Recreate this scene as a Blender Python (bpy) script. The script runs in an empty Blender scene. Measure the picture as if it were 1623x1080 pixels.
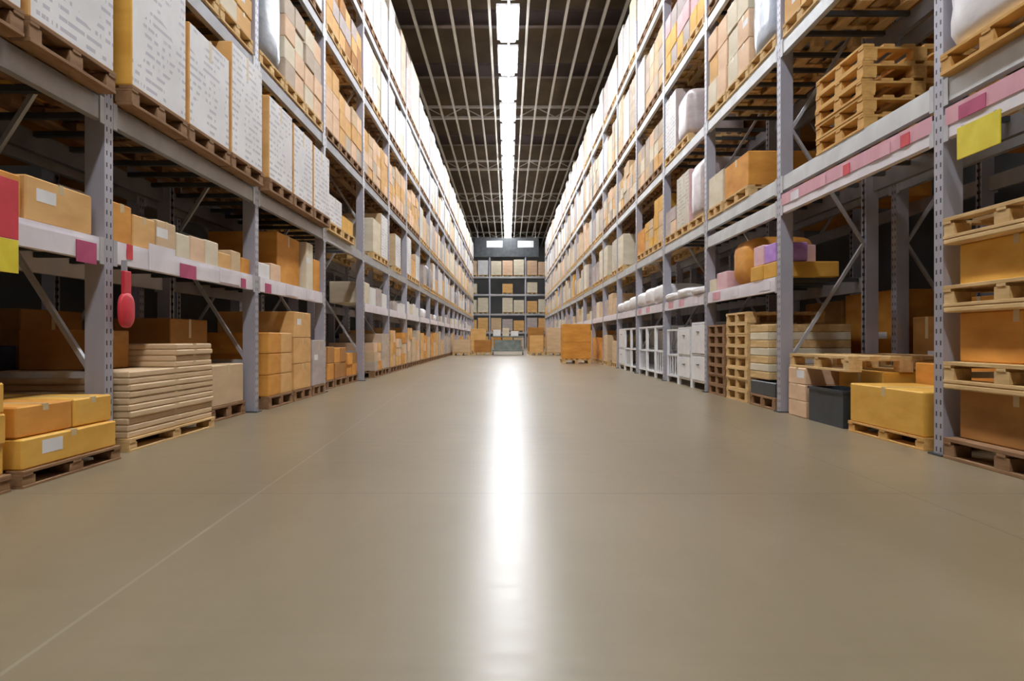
import bpy, bmesh, math, random
from mathutils import Vector, Matrix
random.seed(11)
scene = bpy.context.scene
COL = scene.collection

# ------------------------------------------------------------------ camera
F = 1200.0                      # focal length in pixels of the 1623 px wide frame
cam_d = bpy.data.cameras.new('camera')
cam_d.sensor_width = 36.0
cam_d.lens = 36.0 * F / 1623.0
cam_d.shift_x = 6.5 / 1623.0
cam_d.shift_y = -3.0 / 1623.0
cam_d.clip_end = 300
cam = bpy.data.objects.new('camera', cam_d)
cam.location = (0, 0, 0.74)
cam.rotation_euler = (math.radians(90), 0, 0)
COL.objects.link(cam)
scene.camera = cam

# ------------------------------------------------------------------ world / exposure
w = bpy.data.worlds.new('world'); scene.world = w
w.use_nodes = True
w.node_tree.nodes['Background'].inputs[0].default_value = (0.8, 0.85, 1, 1)
w.node_tree.nodes['Background'].inputs[1].default_value = 0.3
scene.view_settings.view_transform = 'Standard'
scene.view_settings.look = 'None'
scene.view_settings.gamma = 1
scene.view_settings.use_curve_mapping = False
scene.view_settings.exposure = 0.45
LAMP = 36.0                     # emission of the ceiling lights

# ------------------------------------------------------------------ materials
def nt(name, rough=0.6, metal=0.0, spec=0.5):
    m = bpy.data.materials.new(name); m.use_nodes = True
    t = m.node_tree; b = t.nodes['Principled BSDF']
    b.inputs['Roughness'].default_value = rough
    b.inputs['Metallic'].default_value = metal
    b.inputs['Specular IOR Level'].default_value = spec
    return m, t, b
def N(t, kind, **kw):
    n = t.nodes.new(kind)
    for k, v in kw.items(): setattr(n, k, v)
    return n
def coords(t, scale=(1, 1, 1), loc=(0, 0, 0)):
    c = N(t, 'ShaderNodeTexCoord'); m = N(t, 'ShaderNodeMapping')
    m.inputs['Scale'].default_value = scale; m.inputs['Location'].default_value = loc
    t.links.new(c.outputs['Object'], m.inputs[0])
    return m.outputs[0]
def ramp(t, src, stops):
    r = N(t, 'ShaderNodeValToRGB')
    el = r.color_ramp.elements
    while len(el) < len(stops): el.new(0.5)
    for e, (p, c) in zip(el, stops):
        e.position = p; e.color = (*c, 1) if len(c) == 3 else c
    t.links.new(src, r.inputs[0]); return r.outputs[0]
def noise(t, vec, scale, detail=3, rough=0.55):
    n = N(t, 'ShaderNodeTexNoise'); n.inputs['Scale'].default_value = scale
    n.inputs['Detail'].default_value = detail; n.inputs['Roughness'].default_value = rough
    t.links.new(vec, n.inputs['Vector']); return n.outputs[0]
def bump(t, b, src, strength, dist=0.01):
    bp = N(t, 'ShaderNodeBump'); bp.inputs['Strength'].default_value = strength
    bp.inputs['Distance'].default_value = dist
    t.links.new(src, bp.inputs['Height']); t.links.new(bp.outputs[0], b.inputs['Normal'])
def mottled(name, c0, c1, scale=(6, 6, 6), rough=0.7, metal=0.0, spec=0.4, bs=0.0, nscale=1.0):
    m, t, b = nt(name, rough, metal, spec)
    v = coords(t, scale)
    n = noise(t, v, nscale, 4)
    t.links.new(ramp(t, n, [(0.3, c0), (0.7, c1)]), b.inputs['Base Color'])
    if bs: bump(t, b, n, bs)
    return m
def mth(t, op, a, bb=None, cc=None):
    n = N(t, 'ShaderNodeMath', operation=op)
    for i, x in enumerate((a, bb, cc)):
        if x is None: continue
        if isinstance(x, (int, float)): n.inputs[i].default_value = x
        else: t.links.new(x, n.inputs[i])
    return n.outputs[0]

M = {}
# cardboard varieties
M['kraft']   = mottled('kraft board',   (0.60, 0.42, 0.24), (0.74, 0.54, 0.33), (2, 2, 9), 0.75)
M['tan']     = mottled('tan board',     (0.64, 0.35, 0.11), (0.84, 0.51, 0.20), (2, 2, 6), 0.75)
M['orange']  = mottled('orange board',  (0.60, 0.24, 0.03), (0.82, 0.38, 0.07), (2, 2, 6), 0.7)
M['yellow']  = mottled('yellow board',  (0.68, 0.34, 0.04), (0.88, 0.52, 0.10), (2, 2, 6), 0.65)
M['brown']   = mottled('brown board',   (0.34, 0.145, 0.03), (0.50, 0.23, 0.055), (2, 2, 6), 0.75)
M['cream']   = mottled('cream board',   (0.66, 0.57, 0.41), (0.82, 0.73, 0.56), (2, 2, 6), 0.7)
M['peach']   = mottled('peach board',   (0.72, 0.46, 0.28), (0.88, 0.63, 0.42), (2, 2, 6), 0.7)
M['mauve']   = mottled('mauve board',   (0.40, 0.33, 0.31), (0.56, 0.48, 0.45), (2, 2, 6), 0.7)
M['beige']   = mottled('beige board',   (0.46, 0.36, 0.27), (0.62, 0.51, 0.40), (2, 2, 6), 0.7)
M['pink']    = mottled('pink board',    (0.72, 0.42, 0.45), (0.85, 0.60, 0.60), (2, 2, 6), 0.7)
M['purple']  = mottled('purple board',  (0.38, 0.16, 0.62), (0.66, 0.40, 0.85), (3, 3, 6), 0.5)
M['tape']    = mottled('packing tape',  (0.62, 0.47, 0.25), (0.70, 0.55, 0.32), (3, 3, 3), 0.3)
M['whiteboard'] = mottled('white coated board', (0.76, 0.75, 0.74), (0.88, 0.87, 0.86), (3, 3, 3), 0.5)
# printed white face : rows of small illegible print running along the box
def printed(name, base0, base1, ink, tone=0.5):
    m, t, b = nt(name, 0.5)
    v = coords(t)
    sx = N(t, 'ShaderNodeSeparateXYZ'); t.links.new(v, sx.inputs[0])
    geo = N(t, 'ShaderNodeObjectInfo')
    row = mth(t, 'FRACT', mth(t, 'MULTIPLY', sx.outputs[2], 17.0))
    rowm = mth(t, 'GREATER_THAN', row, 0.6)
    v2 = coords(t, (1, 16, 0.0))
    rid = N(t, 'ShaderNodeCombineXYZ'); t.links.new(mth(t, 'MULTIPLY', mth(t, 'FLOOR', mth(t, 'MULTIPLY', sx.outputs[2], 17.0)), 3.7), rid.inputs[0])
    of0 = N(t, 'ShaderNodeVectorMath', operation='ADD'); t.links.new(v2, of0.inputs[0]); t.links.new(rid.outputs[0], of0.inputs[1]); v2 = of0.outputs[0]
    off = N(t, 'ShaderNodeVectorMath', operation='ADD')
    t.links.new(v2, off.inputs[0]); t.links.new(geo.outputs['Location'], off.inputs[1])
    n = noise(t, off.outputs[0], 1.0, 2)
    words = mth(t, 'GREATER_THAN', n, 0.47)
    v3 = coords(t, (2.2, 2.2, 2.2))
    off3 = N(t, 'ShaderNodeVectorMath', operation='ADD')
    t.links.new(v3, off3.inputs[0]); t.links.new(geo.outputs['Location'], off3.inputs[1])
    patch = mth(t, 'GREATER_THAN', noise(t, off3.outputs[0], 1.0, 1), 0.47)
    mask = mth(t, 'MULTIPLY', mth(t, 'MULTIPLY', rowm, words), patch)
    mask = mth(t, 'MULTIPLY', mask, tone)
    basec = ramp(t, noise(t, coords(t, (3, 3, 3)), 1.0), [(0.3, base0), (0.7, base1)])
    mx = N(t, 'ShaderNodeMix', data_type='RGBA')
    t.links.new(mask, mx.inputs[0]); t.links.new(basec, mx.inputs[6]); mx.inputs[7].default_value = (*ink, 1)
    t.links.new(mx.outputs[2], b.inputs['Base Color'])
    return m
M['print']  = printed('printed white board', (0.72, 0.71, 0.71), (0.86, 0.85, 0.85), (0.25, 0.23, 0.32), 0.5)
M['print3'] = printed('printed pale grey board', (0.50, 0.49, 0.49), (0.66, 0.65, 0.64), (0.20, 0.19, 0.26), 0.5)
M['print2'] = printed('printed cream board', (0.56, 0.50, 0.40), (0.72, 0.65, 0.54), (0.28, 0.20, 0.12), 0.5)
# wood
def wood(name, c0, c1):
    m, t, b = nt(name, 0.75, 0, 0.3)
    n = noise(t, coords(t, (14, 2.2, 14)), 1.0, 5, 0.6)
    t.links.new(ramp(t, n, [(0.3, c0), (0.7, c1)]), b.inputs['Base Color'])
    bump(t, b, n, 0.25)
    return m
M['wood']   = wood('pallet wood', (0.55, 0.34, 0.13), (0.82, 0.57, 0.28))
M['woodo']  = wood('orange pallet wood', (0.58, 0.30, 0.08), (0.80, 0.48, 0.16))
M['woodd']  = wood('weathered pallet wood', (0.22, 0.11, 0.05), (0.38, 0.22, 0.11))
# metals, plastics
def postmat(name, c):
    m, t, b = nt(name, 0.42, 0.35, 0.5)
    v = coords(t)
    sx = N(t, 'ShaderNodeSeparateXYZ'); t.links.new(v, sx.inputs[0])
    # two columns of punched slots every 75 mm
    zf = mth(t, 'ABSOLUTE', mth(t, 'SUBTRACT', mth(t, 'FRACT', mth(t, 'DIVIDE', sx.outputs[2], 0.075)), 0.5))
    hz = mth(t, 'LESS_THAN', zf, 0.2)
    yf = mth(t, 'ABSOLUTE', mth(t, 'SUBTRACT', mth(t, 'ABSOLUTE', sx.outputs[1]), 0.024))
    hy = mth(t, 'LESS_THAN', yf, 0.0075)
    hole = mth(t, 'MULTIPLY', hz, hy)
    basec = ramp(t, noise(t, coords(t, (8, 8, 3)), 1.0), [(0.3, tuple(x*0.88 for x in c)), (0.7, c)])
    mx = N(t, 'ShaderNodeMix', data_type='RGBA')
    t.links.new(hole, mx.inputs[0]); t.links.new(basec, mx.inputs[6]); mx.inputs[7].default_value = (0.04, 0.04, 0.045, 1)
    t.links.new(mx.outputs[2], b.inputs['Base Color'])
    return m
M['post']   = postmat('galvanised post', (0.50, 0.49, 0.56))
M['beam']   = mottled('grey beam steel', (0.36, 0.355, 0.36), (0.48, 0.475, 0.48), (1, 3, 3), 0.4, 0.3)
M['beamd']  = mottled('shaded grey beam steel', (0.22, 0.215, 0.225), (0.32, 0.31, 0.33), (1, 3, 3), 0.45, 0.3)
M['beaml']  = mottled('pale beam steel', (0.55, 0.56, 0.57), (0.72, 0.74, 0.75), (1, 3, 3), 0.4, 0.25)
M['brace']  = mottled('brace steel', (0.42, 0.42, 0.43), (0.56, 0.56, 0.57), (5, 5, 5), 0.45, 0.4)
M['dsteel'] = mottled('dark steel', (0.05, 0.055, 0.06), (0.09, 0.095, 0.10), (4, 4, 4), 0.5, 0.3)
M['strip']  = mottled('white shelf strip', (0.74, 0.68, 0.72), (0.90, 0.84, 0.88), (2, 3, 2), 0.45)
M['red']    = mottled('red card', (0.62, 0.03, 0.05), (0.78, 0.06, 0.08), (5, 5, 5), 0.45)
M['crim']   = mottled('crimson card', (0.42, 0.05, 0.14), (0.55, 0.08, 0.20), (5, 5, 5), 0.5)
M['pinkc']  = mottled('pink strip', (0.66, 0.30, 0.36), (0.80, 0.44, 0.50), (1, 4, 1), 0.5)
M['ycard']  = mottled('yellow sign', (0.78, 0.62, 0.02), (0.90, 0.76, 0.05), (6, 6, 6), 0.45)
M['wrap']   = mottled('grey stretch film', (0.20, 0.22, 0.26), (0.36, 0.39, 0.44), (3, 3, 8), 0.25, 0, 0.6, 0.5)
M['bwrap']  = mottled('blue grey stretch film', (0.34, 0.39, 0.50), (0.52, 0.57, 0.67), (3, 3, 8), 0.25, 0, 0.6, 0.5)
M['mwrap']  = mottled('mauve stretch film', (0.42, 0.35, 0.35), (0.62, 0.54, 0.54), (3, 3, 8), 0.3, 0, 0.6, 0.5)
M['soft']   = mottled('white poly bag', (0.84, 0.80, 0.82), (0.93, 0.91, 0.92), (4, 4, 6), 0.4, 0, 0.5, 0.6)
M['dark']   = mottled('dark plastic', (0.025, 0.03, 0.035), (0.05, 0.06, 0.07), (4, 4, 4), 0.45)
M['navy']   = mottled('navy plastic', (0.03, 0.035, 0.08), (0.06, 0.07, 0.16), (4, 4, 4), 0.5)
M['slate']  = mottled('grey green metal', (0.16, 0.19, 0.18), (0.27, 0.31, 0.30), (4, 4, 4), 0.45)
M['whitem'] = mottled('white lacquer', (0.80, 0.80, 0.81), (0.92, 0.92, 0.93), (4, 4, 4), 0.35)
M['ceil']   = mottled('roof deck', (0.07, 0.047, 0.026), (0.14, 0.096, 0.055), (1, 0.6, 1), 0.8)
M['purlin'] = mottled('roof purlin', (0.50, 0.48, 0.43), (0.66, 0.64, 0.58), (1, 1, 1), 0.55, 0.2)
M['truss']  = mottled('roof beam', (0.13, 0.10, 0.10), (0.20, 0.155, 0.15), (1, 1, 1), 0.6)
M['trussl'] = mottled('pale roof beam', (0.66, 0.65, 0.65), (0.80, 0.79, 0.79), (1, 1, 1), 0.6)
M['wall']   = mottled('wall sheeting', (0.10, 0.10, 0.10), (0.16, 0.155, 0.15), (0.5, 0.5, 0.5), 0.8)
M['house']  = mottled('lamp housing', (0.55, 0.55, 0.56), (0.65, 0.65, 0.66), (1, 1, 1), 0.5)
m, t, b = nt('lamp diffuser'); b.inputs['Emission Color'].default_value = (0.93, 0.96, 1, 1)
b.inputs['Emission Strength'].default_value = LAMP; b.inputs['Base Color'].default_value = (0.9, 0.9, 0.9, 1)
M['lamp'] = m
# polished concrete
def floormat():
    m, t, b = nt('polished concrete', 0.2, 0, 0.32)
    n1 = noise(t, coords(t, (0.9, 0.35, 1)), 1.0, 5, 0.6)
    n2 = noise(t, coords(t, (1.6, 14, 1)), 1.0, 4, 0.6)      # trowel marks across the aisle
    mixn = mth(t, 'ADD', mth(t, 'MULTIPLY', n1, 0.75), mth(t, 'MULTIPLY', n2, 0.25))
    c = ramp(t, mixn, [(0.34, (0.232, 0.180, 0.108)), (0.5, (0.270, 0.213, 0.132)), (0.66, (0.308, 0.246, 0.158))])
    sx = N(t, 'ShaderNodeSeparateXYZ'); t.links.new(coords(t), sx.inputs[0])
    def line(coord, pos, hw):
        return mth(t, 'LESS_THAN', mth(t, 'ABSOLUTE', mth(t, 'SUBTRACT', coord, pos)), hw)
    # sawn joints
    jy = mth(t, 'LESS_THAN', mth(t, 'ABSOLUTE', mth(t, 'SUBTRACT', mth(t, 'MODULO', mth(t, 'ADD', sx.outputs[1], 100 - 2.41), 4.6), 0.006)), 0.005)
    jx = mth(t, 'MAXIMUM', line(sx.outputs[0], 1.9, 0.004), line(sx.outputs[0], -2.9, 0.004))
    jm = mth(t, 'MULTIPLY', mth(t, 'MAXIMUM', jx, jy), 0.45)
    mx = N(t, 'ShaderNodeMix', data_type='RGBA')
    t.links.new(jm, mx.inputs[0]); t.links.new(c, mx.inputs[6]); mx.inputs[7].default_value = (0.06, 0.05, 0.04, 1)
    # pale wheel scratch
    sc = mth(t, 'MULTIPLY', line(mth(t, 'ADD', sx.outputs[0], mth(t, 'MULTIPLY', sx.outputs[1], 0.04)), -1.05, 0.006), 0.3)
    mx2 = N(t, 'ShaderNodeMix', data_type='RGBA')
    t.links.new(sc, mx2.inputs[0]); t.links.new(mx.outputs[2], mx2.inputs[6]); mx2.inputs[7].default_value = (0.5, 0.46, 0.38, 1)
    t.links.new(mx2.outputs[2], b.inputs['Base Color'])
    r = N(t, 'ShaderNodeMapRange'); t.links.new(n2, r.inputs[0])
    r.inputs[1].default_value = 0.3; r.inputs[2].default_value = 0.7
    r.inputs[3].default_value = 0.28; r.inputs[4].default_value = 0.33
    t.links.new(r.outputs[0], b.inputs['Roughness'])
    bump(t, b, noise(t, coords(t, (4, 4, 1)), 1.0, 3), 0.025, 0.01)
    return m
M['floor'] = floormat()

# ------------------------------------------------------------------ mesh helpers
class MB:
    def __init__(s, mats): s.bm = bmesh.new(); s.mats = [mats] if isinstance(mats, str) else list(mats)
    def box(s, x0, x1, y0, y1, z0, z1, mi=0, bev=0.0, front=None, fmi=1):
        """axis aligned box; front=-1/+1 gives the x-facing face on that side the material fmi"""
        r = bmesh.ops.create_cube(s.bm, size=1.0)
        vs = r['verts']
        sx, sy, sz = x1-x0, y1-y0, z1-z0
        for v in vs:
            v.co = Vector((x0 + (v.co.x+.5)*sx, y0 + (v.co.y+.5)*sy, z0 + (v.co.z+.5)*sz))
        fs = list({f for v in vs for f in v.link_faces})
        for f in fs:
            f.material_index = mi
        if bev:
            es = list({e for v in vs for e in v.link_edges})
            q = bmesh.ops.bevel(s.bm, geom=es, offset=min(bev, min(sx, sy, sz)*0.3), segments=1, affect='EDGES', profile=0.5)
            fs = [f for f in s.bm.faces if f in set(q['faces']) or f in set(fs)] if False else None
        if front:
            for f in s.bm.faces:
                f.normal_update()
                c = f.calc_center_median()
                xe = x1 if front > 0 else x0
                if abs(c.x - xe) < 1e-4 and f.normal.x*front > 0.9 and z0 < c.z < z1 and y0 < c.y < y1:
                    f.material_index = fmi
        return s
    def bar(s, a, b_, wdt, hgt=None, mi=0):
        a = Vector(a); b_ = Vector(b_); d = b_ - a; L = d.length
        r = bmesh.ops.create_cube(s.bm, size=1.0)
        q = d.to_track_quat('Z', 'Y').to_matrix().to_4x4()
        mm = Matrix.Translation((a+b_)/2) @ q @ Matrix.Diagonal((wdt, hgt or wdt, L, 1))
        bmesh.ops.transform(s.bm, matrix=mm, verts=r['verts'])
        for f in {f for v in r['verts'] for f in v.link_faces}: f.material_index = mi
        return s
    def cyl(s, a, b_, r0, r1=None, seg=12, mi=0):
        a = Vector(a); b_ = Vector(b_); d = b_ - a
        r = bmesh.ops.create_cone(s.bm, segments=seg, radius1=r0, radius2=r0 if r1 is None else r1, depth=d.length, cap_ends=True)
        mm = Matrix.Translation((a+b_)/2) @ d.to_track_quat('Z', 'Y').to_matrix().to_4x4()
        bmesh.ops.transform(s.bm, matrix=mm, verts=r['verts'])
        for f in {f for v in r['verts'] for f in v.link_faces}: f.material_index = mi
        return s
    def puffy(s, x0, x1, y0, y1, z0, z1, seed=0, p=4.0, amp=0.03, n=6, mi=0):
        """rounded wrapped bundle: a superellipsoid-like cube with a flat base and small lumps"""
        r = bmesh.ops.create_cube(s.bm, size=2.0)
        geo = list({e for v in r['verts'] for e in v.link_edges})
        q = bmesh.ops.subdivide_edges(s.bm, edges=geo, cuts=n, use_grid_fill=True)
        vs = list(s.bm.verts)
        rnd = random.Random(seed)
        ph = [rnd.uniform(0, 6.28) for _ in range(6)]
        for v in vs:
            c = v.co.copy()
            k = (abs(c.x)**p + abs(c.y)**p + abs(c.z)**p) ** (1/p)
            c = c / k
            l = 1 + amp*(math.sin(5*c.x+ph[0])*math.sin(6*c.y+ph[1]) + math.sin(7*c.z+ph[2]+3*c.y))*0.7
            c = Vector((c.x*min(1, l), c.y*min(1, l), c.z*min(1, l)))
            v.co = Vector(((x0+x1)/2 + c.x*(x1-x0)/2, (y0+y1)/2 + c.y*(y1-y0)/2, max(z0, (z0+z1)/2 + c.z*(z1-z0)/2*1.02 if c.z < 0 else (z0+z1)/2 + c.z*(z1-z0)/2)))
        for f in {f for v in vs for f in v.link_faces}:
            f.material_index = mi; f.smooth = True
        return s
    def mesh(s, name):
        bmesh.ops.recalc_face_normals(s.bm, faces=s.bm.faces)
        me = bpy.data.meshes.new(name); s.bm.to_mesh(me); s.bm.free()
        for k in s.mats: me.materials.append(M[k])
        return me
    def build(s, name, parent=None, loc=(0, 0, 0)):
        o = bpy.data.objects.new(name, s.mesh(name)); COL.objects.link(o)
        o.location = loc
        if parent: o.parent = parent
        return o
def tag(o, label=None, cat=None, group=None, kind=None):
    if label: o['label'] = label
    if cat: o['category'] = cat
    if group: o['group'] = group
    if kind: o['kind'] = kind
    return o
def empty(name, loc, rz=0):
    o = bpy.data.objects.new(name, None); COL.objects.link(o); o.location = loc; o.rotation_euler.z = rz
    o.empty_display_size = 0.1
    return o
def struct(o): o['kind'] = 'structure'; return o

# ------------------------------------------------------------------ the hall
YB, YF, XW, HC = -16.0, 68.0, 9.6, 10.1
struct(MB('floor').box(-XW, XW, YB, YF, -0.1, 0).build('floor'))
struct(MB('ceil').box(-XW, XW, YB, YF, HC, HC+0.1).build('ceiling'))
struct(MB('wall').box(-XW-0.15, -XW, YB, YF, 0, HC).build('wall_left'))
struct(MB('wall').box(XW, XW+0.15, YB, YF, 0, HC).build('wall_right'))
struct(MB('wall').box(-XW-0.15, XW+0.15, YF, YF+0.15, 0, HC).build('wall_back'))
struct(MB('wall').box(-XW-0.15, XW+0.15, YB-0.15, YB, 0, HC).build('wall_front'))
# purlins running down the hall
pm = MB('purlin')
k = -18
while k <= 18:
    x = k*0.49 + 0.02
    if abs(x) < XW-0.2: pm.box(x-0.03, x+0.03, YB, YF, 9.0, 9.12)
    k += 1
struct(pm.build('trim_1'))
# deep roof beams across the hall, the paler ones carry a cable tray
def roof_beam(n, y, pale):
    mb = MB('trussl' if pale else 'truss')
    z = 9.125
    if pale:
        mb.box(-XW, XW, y-0.06, y+0.06, z, z+0.09).box(-XW, XW, y-0.05, y+0.05, z+0.42, z+0.5)
        x = -XW+0.2; up = True
        while x < XW-0.9:
            a, b_ = (z+0.08, z+0.44) if up else (z+0.44, z+0.08)
            mb.bar((x, y, a), (x+0.7, y, b_), 0.035); x += 0.7; up = not up
    else:
        mb.box(-XW, XW, y-0.10, y+0.10, z+0.1, z+0.14).box(-XW, XW, y-0.01, y+0.01, z+0.14, z+0.5).box(-XW, XW, y-0.10, y+0.10, z+0.5, z+0.54)
    struct(mb.build('trim_%d' % n))
n = 2
for y, pale in ((-4.6, 0), (3.9, 0), (12.4, 0), (20.6, 0), (24.6, 0), (28.9, 1), (33.2, 0), (37.7, 1), (46.2, 1), (54.7, 1), (63.0, 1)):
    roof_beam(n, y, pale); n += 1

# ------------------------------------------------------------------ ceiling lights
hm = MB('house').box(-0.29, 0.29, -1.06, 1.06, 0.09, 0.16).mesh('housing')
dm = MB('lamp').box(-0.20, 0.20, -1.02, 1.02, 0.0, 0.089, bev=0.02).mesh('diffuser')
gm = MB('brace').cyl((0, -0.8, 0.16), (0, -0.8, 0.72), 0.008, seg=6).cyl((0, 0.8, 0.16), (0, 0.8, 0.72), 0.008, seg=6).mesh('suspension_rod')
ords = ['first', 'second', 'third', 'fourth', 'fifth', 'sixth', 'seventh', 'eighth', 'ninth', 'tenth', 'eleventh', 'twelfth',
        'thirteenth', 'fourteenth', 'fifteenth', 'sixteenth', 'seventeenth', 'eighteenth', 'nineteenth', 'twentieth', 'twenty-first',
        'twenty-second', 'twenty-third', 'twenty-fourth', 'twenty-fifth', 'twenty-sixth', 'twenty-seventh', 'twenty-eighth', 'twenty-ninth', 'thirtieth']
y = -11.6; vis = 0
while y < 62:
    r = empty('ceiling_light', (0, y, 8.9))
    if y > 17.5:
        lab = 'white strip light over the aisle centre, %s visible from the front' % ords[vis]; vis += 1
    else:
        lab = 'white strip light over the near aisle, %s of those above the picture' % ords[int((y+11.7)/2.62)]
    tag(r, lab, 'ceiling light', 'strip lights in one line over the aisle')
    for nm, me in (('housing', hm), ('diffuser', dm), ('suspension_rod', gm)):
        o = bpy.data.objects.new(nm, me); COL.objects.link(o); o.parent = r
    y += 2.62

# ------------------------------------------------------------------ racks
Y0, BAY, NB = 4.8, 2.83, 19           # first post that shows, bay length, bays
XF = {-1: 2.53, 1: 2.73}              # distance of the rack face from the aisle axis
DEP = 0.98
PW, PD, BH = 0.10, 0.125, 0.15
LV = {-1: [1.30, 2.18, 3.49, 4.99, 6.36], 1: [1.30, 2.29, 3.65, 5.07, 6.73]}
def yk(k): return Y0 + BAY*(k-1)      # post k stands between bay k-1 and bay k  (bay 0 is cut by the frame)
def low_shelf(s, k):                  # bays with a shelf at chest height
    return (s < 0 and k in (0, 1, 2)) or (s < 0 and k >= 4) or (s > 0 and k >= 2)
side = {-1: 'left', 1: 'right'}
post_me = {}
def post_mesh(h):
    if h not in post_me:
        mb = MB('post')
        mb.box(-PD/2, -PD/2+0.012, -PW/2, PW/2, 0.012, h)
        mb.box(-PD/2+0.012, PD/2, -PW/2, -PW/2+0.01, 0.012, h).box(-PD/2+0.012, PD/2, PW/2-0.01, PW/2, 0.012, h)
        mb.box(PD/2-0.01, PD/2, -PW/2+0.01, -PW/2+0.03, 0.012, h).box(PD/2-0.01, PD/2, PW/2-0.03, PW/2-0.01, 0.012, h)
        post_me[h] = mb.mesh('post')
    return post_me[h]
foot_me = MB('dsteel').box(-0.09, 0.09, -0.075, 0.075, 0, 0.012).mesh('foot_plate')
def add(name, me, parent, loc=(0, 0, 0), rz=0):
    o = bpy.data.objects.new(name, me); COL.objects.link(o); o.parent = parent; o.location = loc; o.rotation_euler.z = rz
    return o
def brace_mesh(h):
    mb = MB('brace'); a, b_ = 0.0, DEP-2*PD
    z = 0.55; fl = True
    mb.box(a, b_, -0.015, 0.015, z-0.06, z-0.02)
    while z + 1.15 < h:
        p, q = ((a, 0.0, z), (b_, 0.0, z+1.15)) if fl else ((b_, 0.0, z), (a, 0.0, z+1.15))
        mb.bar(p, q, 0.035, 0.03)
        z += 1.15; fl = not fl
    mb.box(a, b_, -0.015, 0.015, z-0.02, z+0.02)
    return mb.mesh('brace')
HP = 7.5
br_me = brace_mesh(HP)
def beam_mesh(mat, conn='brace', h=BH):
    L = BAY - PW
    mb = MB([mat, conn])
    mb.box(-0.025, 0.025, -L/2+0.004, L/2-0.004, -h/2, h/2-0.035).box(-0.008, 0.025, -L/2+0.004, L/2-0.004, h/2-0.035, h/2)
    for sg in (-1, 1):
        yy = sg*(L/2-0.004)
        mb.box(-0.031, -0.026, min(yy, yy-sg*0.05), max(yy, yy-sg*0.05), -h/2-0.02, h/2-0.002, 1)
    return mb.mesh('beam')
beams = {k: beam_mesh(k) for k in ('beam', 'beamd', 'beaml', 'strip')}
dk = MB('dsteel').box(-(DEP/2-0.055), DEP/2-0.055, -0.025, 0.025, -0.04, 0.0).mesh('deck_bar')

def rack(s, back=False):
    """one run of pallet racking; origin on the floor below the face that looks at its own aisle"""
    x0 = XF[s] if not back else XF[s] + DEP + 0.18 + DEP
    out = 1 if not back else -1                  # direction of depth, away from the main aisle
    r = empty('pallet_rack', (s*x0, 0, 0))
    if not back:
        tag(r, 'long tall grey steel rack of cartons along the %s of the aisle' % side[s], 'pallet rack')
    else:
        tag(r, 'dim steel rack standing back to back behind the %s aisle rack' % side[s], 'pallet rack')
    nb = NB if not back else 8
    for k in range(0, nb+1):
        y = yk(k)
        for j, dd in enumerate((PD/2, DEP-PD/2)):
            xx = s*out*dd
            p = add('post', post_mesh(HP), r, (xx, y, 0), 0 if (s*out*(1 if j == 0 else -1)) > 0 else math.pi)
            add('foot_plate', foot_me, p)
            if j == 0:
                # bracing runs from the front post to the rear one
                q = add('brace', br_me, p, (PD/2, 0, 0))
    lst = []
    for k in range(nb):
        yc = yk(k) + BAY/2
        levels = [z for i, z in enumerate(LV[s]) if i > 0 or (low_shelf(s, k) and not back)]
        for z in levels:
            lo = z < 1.5
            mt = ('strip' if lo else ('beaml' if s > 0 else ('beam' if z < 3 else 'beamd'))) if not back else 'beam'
            lst.append((yc, 0, z, mt)); lst.append((yc + 1000, 1, z, mt))
        if s > 0 and k <= 1 and not back:
            lst.append((yc, 0, 2.065, 'strip'))
        if s > 0 and k == 2 and not back:
            lst.append((yc, 0, 2.065, 'beaml'))
    lst.sort(key=lambda a: a[0])
    rest = MB(['beamd', 'dsteel']) ; nr = 0
    for i, (yc, rear, z, mt) in enumerate(lst):
        yy = yc - 1000*rear
        dd = 0.030 if not rear else DEP-0.030
        xx = s*out*dd
        flip = (s*out*(1 if not rear else -1)) > 0
        if i < 100:
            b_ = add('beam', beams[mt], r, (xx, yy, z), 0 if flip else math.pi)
            if mt == 'strip' and not back and not rear:
                if z < 1.5: b_['label'] = 'white price strip beam'
                else:
                    b_['label'] = 'white edged beam under the grey one'
                if yy < 16: cards(b_, s, yy, z)
        else:
            rest.box(xx-0.025, xx+0.025, yy-BAY/2+PW/2, yy+BAY/2-PW/2, z-BH/2, z+BH/2); nr += 1
    if nr:
        o = rest.build('beam', r); o['kind'] = 'stuff'
    # cross bars that carry the pallets
    n_bar = 0
    for k in range(nb):
        for i, z in enumerate(LV[s]):
            if i == 0 and (not low_shelf(s, k) or back): continue
            for j in range(6):
                yy = yk(k) + PW/2 + (BAY-PW)*(j+0.5)/6
                if n_bar < 96 and not back:
                    add('deck_bar', dk, r, (s*DEP/2, yy, z+BH/2-0.003)); n_bar += 1
    return r
CARD = {}
def card(mt, w_, h_):
    k = (mt, w_, h_)
    if k not in CARD: CARD[k] = MB(mt).box(-0.004, 0, -w_/2, w_/2, -h_/2, h_/2, bev=0.001).mesh('price_card')
    return CARD[k]
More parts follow.
